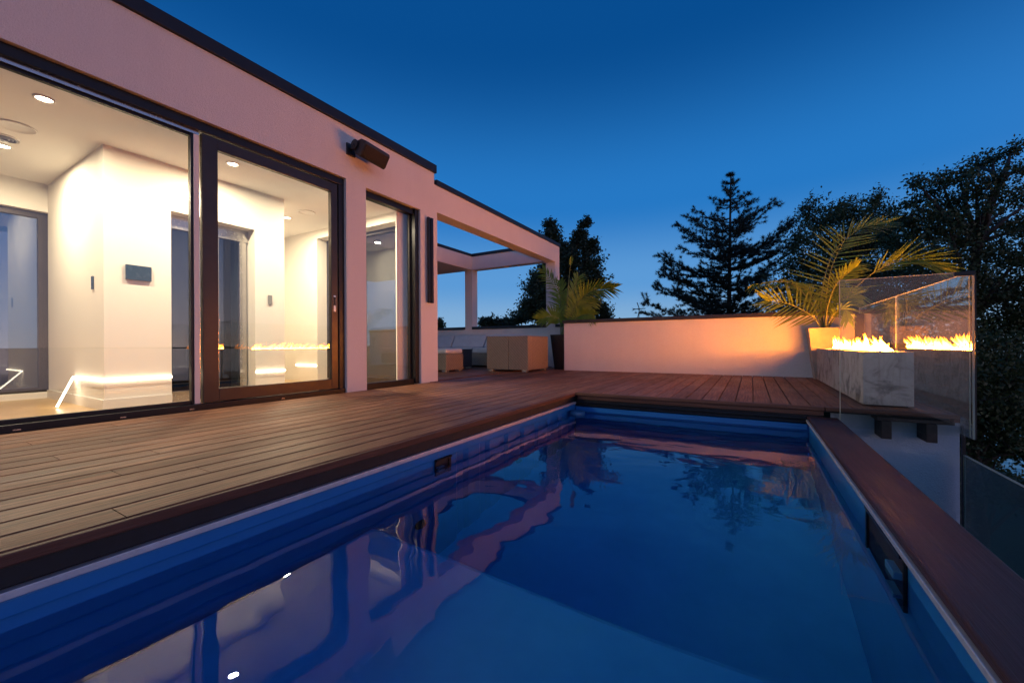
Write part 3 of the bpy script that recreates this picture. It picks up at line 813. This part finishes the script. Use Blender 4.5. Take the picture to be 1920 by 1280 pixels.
def broadleaf(name, label, group, trunk, clumps, mat, leaf_size, dens, seed, twig=1.0, drift=(0, 0, 0)):
    """clumps: (centre, radius, flatness). Leaves sit along twigs that leave each clump's limb."""
    rr = random.Random(seed)
    base = Vector(trunk[0]); t = thing(name, base, label, 'tree', group)
    wood = MB(); wood.tube(trunk, [trunk_r * (1 - .72 * i / (len(trunk) - 1)) for i, trunk_r in enumerate([TR] * len(trunk))], 10)
    top = [Vector(p) for p in trunk]
    crown = MB(); twigs = MB()
    for c, r, fl_ in clumps:
        c = Vector(c)
        j = min(range(len(top)), key=lambda i: (top[i] - c).length + (2.0 if top[i].z > c.z - .3 else 0))
        s0 = top[j]; mid = s0.lerp(c, .5) + Vector((0, 0, -.12 * (c - s0).length * .4 + .2)) + Vector((rr.uniform(-.2, .2), rr.uniform(-.2, .2), 0))
        wood.tube([s0, mid, c], [TR * .32, TR * .20, TR * .07], 6)
        nt_ = int(30 * twig * max(.45, r))
        for q in range(nt_):
            d = Vector((rr.gauss(0, 1), rr.gauss(0, 1), rr.gauss(0, 1) * fl_ + .25)).normalized() + Vector(drift) * .6
            ln = r * rr.uniform(.55, 1.15)
            st_ = c + Vector((rr.gauss(0, .22), rr.gauss(0, .22), rr.gauss(0, .22))) * r
            bend = Vector((rr.uniform(-.3, .3), rr.uniform(-.3, .3), rr.uniform(-.1, .35)))
            en = st_ + d * ln + bend * ln * .5
            if q % 3 == 0: twigs.tube([st_, st_ + d * ln * .6 + bend * ln * .15, en], [.018, .012, .004], 3)
            nl = int(dens * ln)
            for k_ in range(nl):
                f_ = rr.random() ** .7
                p = st_ + d * ln * f_ + bend * ln * .5 * f_ * f_
                sp_ = .13 * r + .05
                p = p + Vector((rr.gauss(0, sp_), rr.gauss(0, sp_), rr.gauss(0, sp_ * .8)))
                leaf_at(crown, p, leaf_size, rr)
    wood.build('trunk', 'bark', t, True)
    tw_ = twigs.build('twig_mass', 'bark', t); tw_['kind'] = 'stuff'
    o = crown.build('crown', mat, t)
    return t

# maple, big, right: clumps traced over the photo at distances round the trunk
rt = random.Random(21)
def px_clumps(lst, D, spread, rscale):
    out_ = []
    for px, py, r in lst:
        d = D + rt.uniform(-spread, spread)
        out_.append((at(px, py, D=d), r * D / F_PX * rscale, .7))
    return out_
D1 = 15.0
TR = .32
b1 = at(1800, 700, D=D1)
tr1 = [(b1.x, b1.y, GZ - .1), (b1.x + .1, b1.y, -4), (b1.x, b1.y + .2, -1.2), (b1.x + .25, b1.y, 1.5), (b1.x + .5, b1.y + .1, 4.2), (b1.x + 1.0, b1.y, 6.2)]
cl = [(1722, 345, 20), (1712, 385, 22), (1745, 365, 24), (1765, 340, 22), (1800, 335, 22), (1830, 310, 22), (1862, 300, 20), (1895, 285, 18), (1915, 320, 24), (1870, 340, 24), (1830, 355, 24), (1790, 375, 28), (1750, 405, 28),
      (1850, 385, 28), (1905, 375, 28), (1700, 425, 30), (1735, 440, 32), (1780, 430, 32), (1825, 425, 32), (1875, 425, 32), (1925, 430, 36), (1690, 470, 38), (1740, 485, 40), (1795, 480, 42), (1850, 480, 42), (1905, 490, 45),
      (1690, 520, 42), (1740, 535, 46), (1800, 545, 50), (1865, 550, 55), (1930, 550, 55), (1700, 570, 46), (1760, 600, 55), (1850, 620, 60), (1920, 620, 60), (1860, 690, 55), (1930, 700, 60), (1880, 750, 50), (1950, 770, 60),
      (1990, 450, 60), (2000, 600, 80), (1640, 560, 36), (1660, 600, 40), (1620, 520, 30), (1660, 440, 20), (1960, 360, 40)]
broadleaf('maple_tree', 'tall dark maple filling the right edge behind the glass screen', 'trees beyond the terrace', tr1, px_clumps(cl, D1, 1.6, 1.0), 'maple_leaf', .125, 72, 31, 1.0, (.35, 0, .35))
D2 = 21.0
b2 = at(1590, 640, D=D2)
tr2 = [(b2.x, b2.y, GZ - .1), (b2.x, b2.y, -3), (b2.x + .2, b2.y, 0), (b2.x + .1, b2.y, 2.6), (b2.x + .3, b2.y, 4.8)]
cl = [(1515, 400, 30), (1550, 420, 36), (1590, 415, 34), (1645, 385, 26), (1640, 420, 36), (1505, 450, 36), (1560, 460, 42), (1610, 460, 42), (1660, 460, 44), (1500, 500, 42),
      (1550, 510, 46), (1600, 520, 46), (1650, 520, 46), (1490, 550, 44), (1540, 570, 46), (1600, 580, 46), (1660, 580, 46), (1690, 420, 36), (1480, 590, 40), (1530, 620, 40), (1620, 630, 45), (1580, 395, 22)]
broadleaf('maple_tree', 'smaller dark maple between the pine and the big maple', 'trees beyond the terrace', tr2, px_clumps(cl, D2, 1.6, 1.0), 'maple_leaf', .14, 62, 41, 1.0, (.3, 0, .3))
D5 = 11.5; TR = .2
b5 = at(1830, 800, D=D5)
tr5 = [(b5.x, b5.y, GZ - .1), (b5.x + .1, b5.y, -5), (b5.x, b5.y + .1, -3), (b5.x + .1, b5.y, -1.4), (b5.x, b5.y, -.3)]
cl = [(1700, 640, 40), (1760, 660, 45), (1820, 660, 45), (1690, 700, 45), (1750, 720, 50), (1810, 730, 50), (1870, 720, 50), (1930, 740, 60), (1700, 770, 50), (1770, 790, 55), (1840, 790, 50),
      (1900, 800, 50), (1720, 840, 55), (1800, 860, 55), (1870, 850, 40), (1960, 850, 60), (1640, 680, 40), (1640, 760, 50), (1990, 700, 70), (1850, 910, 50), (1760, 930, 60), (1930, 930, 50)]
broadleaf('maple_tree', 'lower maple crown just below the glass corner at the right', 'trees beyond the terrace', tr5, px_clumps(cl, D5, 1.0, 1.0), 'maple_leaf', .12, 105, 47, 1.2, (.1, 0, .1))
D3 = 24.0; TR = .26
b3 = at(1062, 600, D=D3)
tr3 = [(b3.x, b3.y, GZ - .1), (b3.x, b3.y, -2), (b3.x - .1, b3.y, 2), (b3.x + .2, b3.y, 4.6)]
cl = [(1030, 425, 12), (1034, 450, 17), (1042, 478, 22), (1050, 470, 18), (1098, 420, 10), (1092, 445, 16), (1100, 470, 20), (1105, 500, 24), (1070, 500, 26), (1035, 510, 26),
      (1010, 530, 20), (1020, 560, 28), (1060, 545, 30), (1100, 535, 28), (1125, 525, 14), (990, 575, 20), (1010, 595, 28), (1050, 590, 30), (1090, 580, 30), (1120, 580, 22), (1130, 600, 22), (975, 600, 16), (1080, 460, 14), (1032, 440, 13), (1112, 462, 12), (1000, 545, 14), (1085, 610, 30), (1040, 615, 30)]
broadleaf('poplar_tree', 'dark two topped poplar behind the pergola post', 'trees beyond the terrace', tr3, px_clumps(cl, D3, .8, 1.0), 'poplar_leaf', .16, 110, 51, 1.5, (0, 0, .35))
D4 = 30.0; TR = .16
for (px, cl, lab) in ((930, [(905, 606, 9), (920, 604, 9), (935, 607, 9), (948, 603, 9), (958, 607, 8), (930, 616, 16), (950, 618, 14), (910, 618, 12)], 'low dark bushy treetop above the far parapet'),
                      (824, [(824, 604, 6), (826, 612, 8), (818, 616, 10), (822, 624, 10)], 'thin dark treetop just right of the corner pier')):
    b4 = at(px, 640, D=D4)
    broadleaf('shrub_tree', lab, 'trees beyond the terrace', [(b4.x, b4.y, GZ - .1), (b4.x, b4.y, -2), (b4.x, b4.y, .8)], px_clumps(cl, D4, .5, 1.0), 'poplar_leaf', .2, 80, 61 + px, 1.6, (0, 0, .2))

# pine
def pine(D, apex, base_px):
    rr = random.Random(77)
    top = at(*apex, D=D); bx, by = at(base_px, 600, D=D).x, at(base_px, 600, D=D).y
    t = thing('pine_tree', (bx, by, GZ - .1), 'dark layered white pine rising behind the orange lit wall', 'tree', 'trees beyond the terrace')
    H0 = GZ - .1
    trunk = [(bx, by, H0), (bx, by, 0), (bx + .05, by, 4), (top.x, top.y, top.z - .4), tuple(top)]
    wood = MB().tube(trunk, [.30, .20, .12, .035, .012], 10)
    nd = MB()
    right = Vector((cos(YAW), sin(YAW), 0)); fwd = Vector((-sin(YAW), cos(YAW), 0))
    s = D / F_PX
    # branch reach (left, right) in photo pixels by height
    prof_ = [(325, 3, 3), (350, 18, 16), (375, 52, 44), (400, 70, 78), (430, 98, 108), (450, 100, 112), (470, 118, 104), (500, 130, 92), (520, 158, 86), (550, 140, 84), (580, 172, 80), (620, 170, 90), (700, 150, 100)]
    def reach(py):
        for (a, l0, r0), (b, l1, r1) in zip(prof_, prof_[1:]):
            if a <= py <= b:
                f = (py - a) / (b - a); return l0 + (l1 - l0) * f, r0 + (r1 - r0) * f
        return prof_[-1][1:]
    def tuft(p, d, sz):
        for _ in range(15):
            v = (d * .8 + Vector((rr.gauss(0, .6), rr.gauss(0, .6), rr.gauss(0, .55) + .15))).normalized()
            w = v.orthogonal().normalized() * .013 * rr.uniform(.8, 1.4)
            i = len(nd.v); e = p + v * sz * rr.uniform(.6, 1.1)
            nd.v += [tuple(p - w), tuple(p + w), tuple(e)]; nd.f.append((i, i + 1, i + 2))
    py = 330.
    while py < 690:
        z = EYE + (CYP - py) * s
        nb = 5
        a0 = rr.uniform(0, 6.28)
        for k_ in range(nb):
            an = a0 + 2 * pi * k_ / nb + rr.uniform(-.3, .3)
            l_, r_ = reach(py); ca = cos(an)
            R = (r_ if ca > 0 else l_) * abs(ca) + (l_ + r_) * .45 * (1 - abs(ca))
            R = R * s * rr.choice((.5, .75, .9, 1.0, 1.06)) * rr.uniform(.9, 1.05)
            if R < .12: continue
            d = right * cos(an) + fwd * sin(an)
            up = rr.uniform(.22, .50)
            p0 = Vector((bx, by, z - R * up * .9)) + (Vector((top.x - bx, top.y - by, 0)) * max(0, (z - 2) / (top.z - 2)))
            pts_ = [p0, p0 + d * R * .5 + Vector((0, 0, R * up * .2)), p0 + d * R + Vector((0, 0, R * up))]
            wood.tube(pts_, [.05, .03, .008], 4)
            C = bez(pts_, 14)
            nsub = max(4, int(R * 8.5))
            for q in range(nsub):
                f_ = .18 + .82 * (q + rr.random()) / nsub
                i = min(13, int(f_ * 14)); b_ = C[i].lerp(C[i + 1], f_ * 14 - i)
                sd = Vector((-d.y, d.x, 0)) * rr.choice((-1, 1))
                dv = (d * rr.uniform(.3, 1) + sd * rr.uniform(.2, 1) + Vector((0, 0, rr.uniform(.0, .75)))).normalized()
                sl_ = min(1.1, R * .34) * rr.uniform(.4, 1.1) * (1.15 - .55 * f_)
                e = b_ + dv * sl_
                wood.tube([b_, e], [.012, .005], 3)
                for m_ in range(max(2, int(sl_ * 8))):
                    g = rr.uniform(.2, 1)
                    tuft(b_.lerp(e, g) , dv, .24)
            tuft(C[-1], d, .26)
        py += rr.uniform(9, 17)
    wood.build('trunk', 'bark', t, True); nd.build('crown', 'pine_needle', t)
pine(26.0, (1370, 322), 1366)

# roof aerial seen over the wall
an = thing('roof_aerial', (at(1196, 650, D=30.).x, at(1196, 650, D=30.).y, GZ), 'thin bent television aerial above the wall left of the pine', 'aerial')
def A(x, y): return at(x, y, D=30.)
a_ = MB(); a_.tube([(A(1196, 650).x, A(1196, 650).y, GZ - .05), A(1196, 650), A(1198.5, 578), A(1194.5, 567)], .035, 6).build('mast', 'antenna_metal', an)
MB().tube([A(1187, 580), A(1210, 578)], .03, 6).tube([A(1185, 582), A(1193, 579)], .02, 5).tube([A(1185, 578), A(1193, 579.5)], .02, 5).build('boom', 'antenna_metal', an)
MB().tube([A(1198, 585), A(1194.5, 598)], .025, 5).build('stay', 'antenna_metal', an)
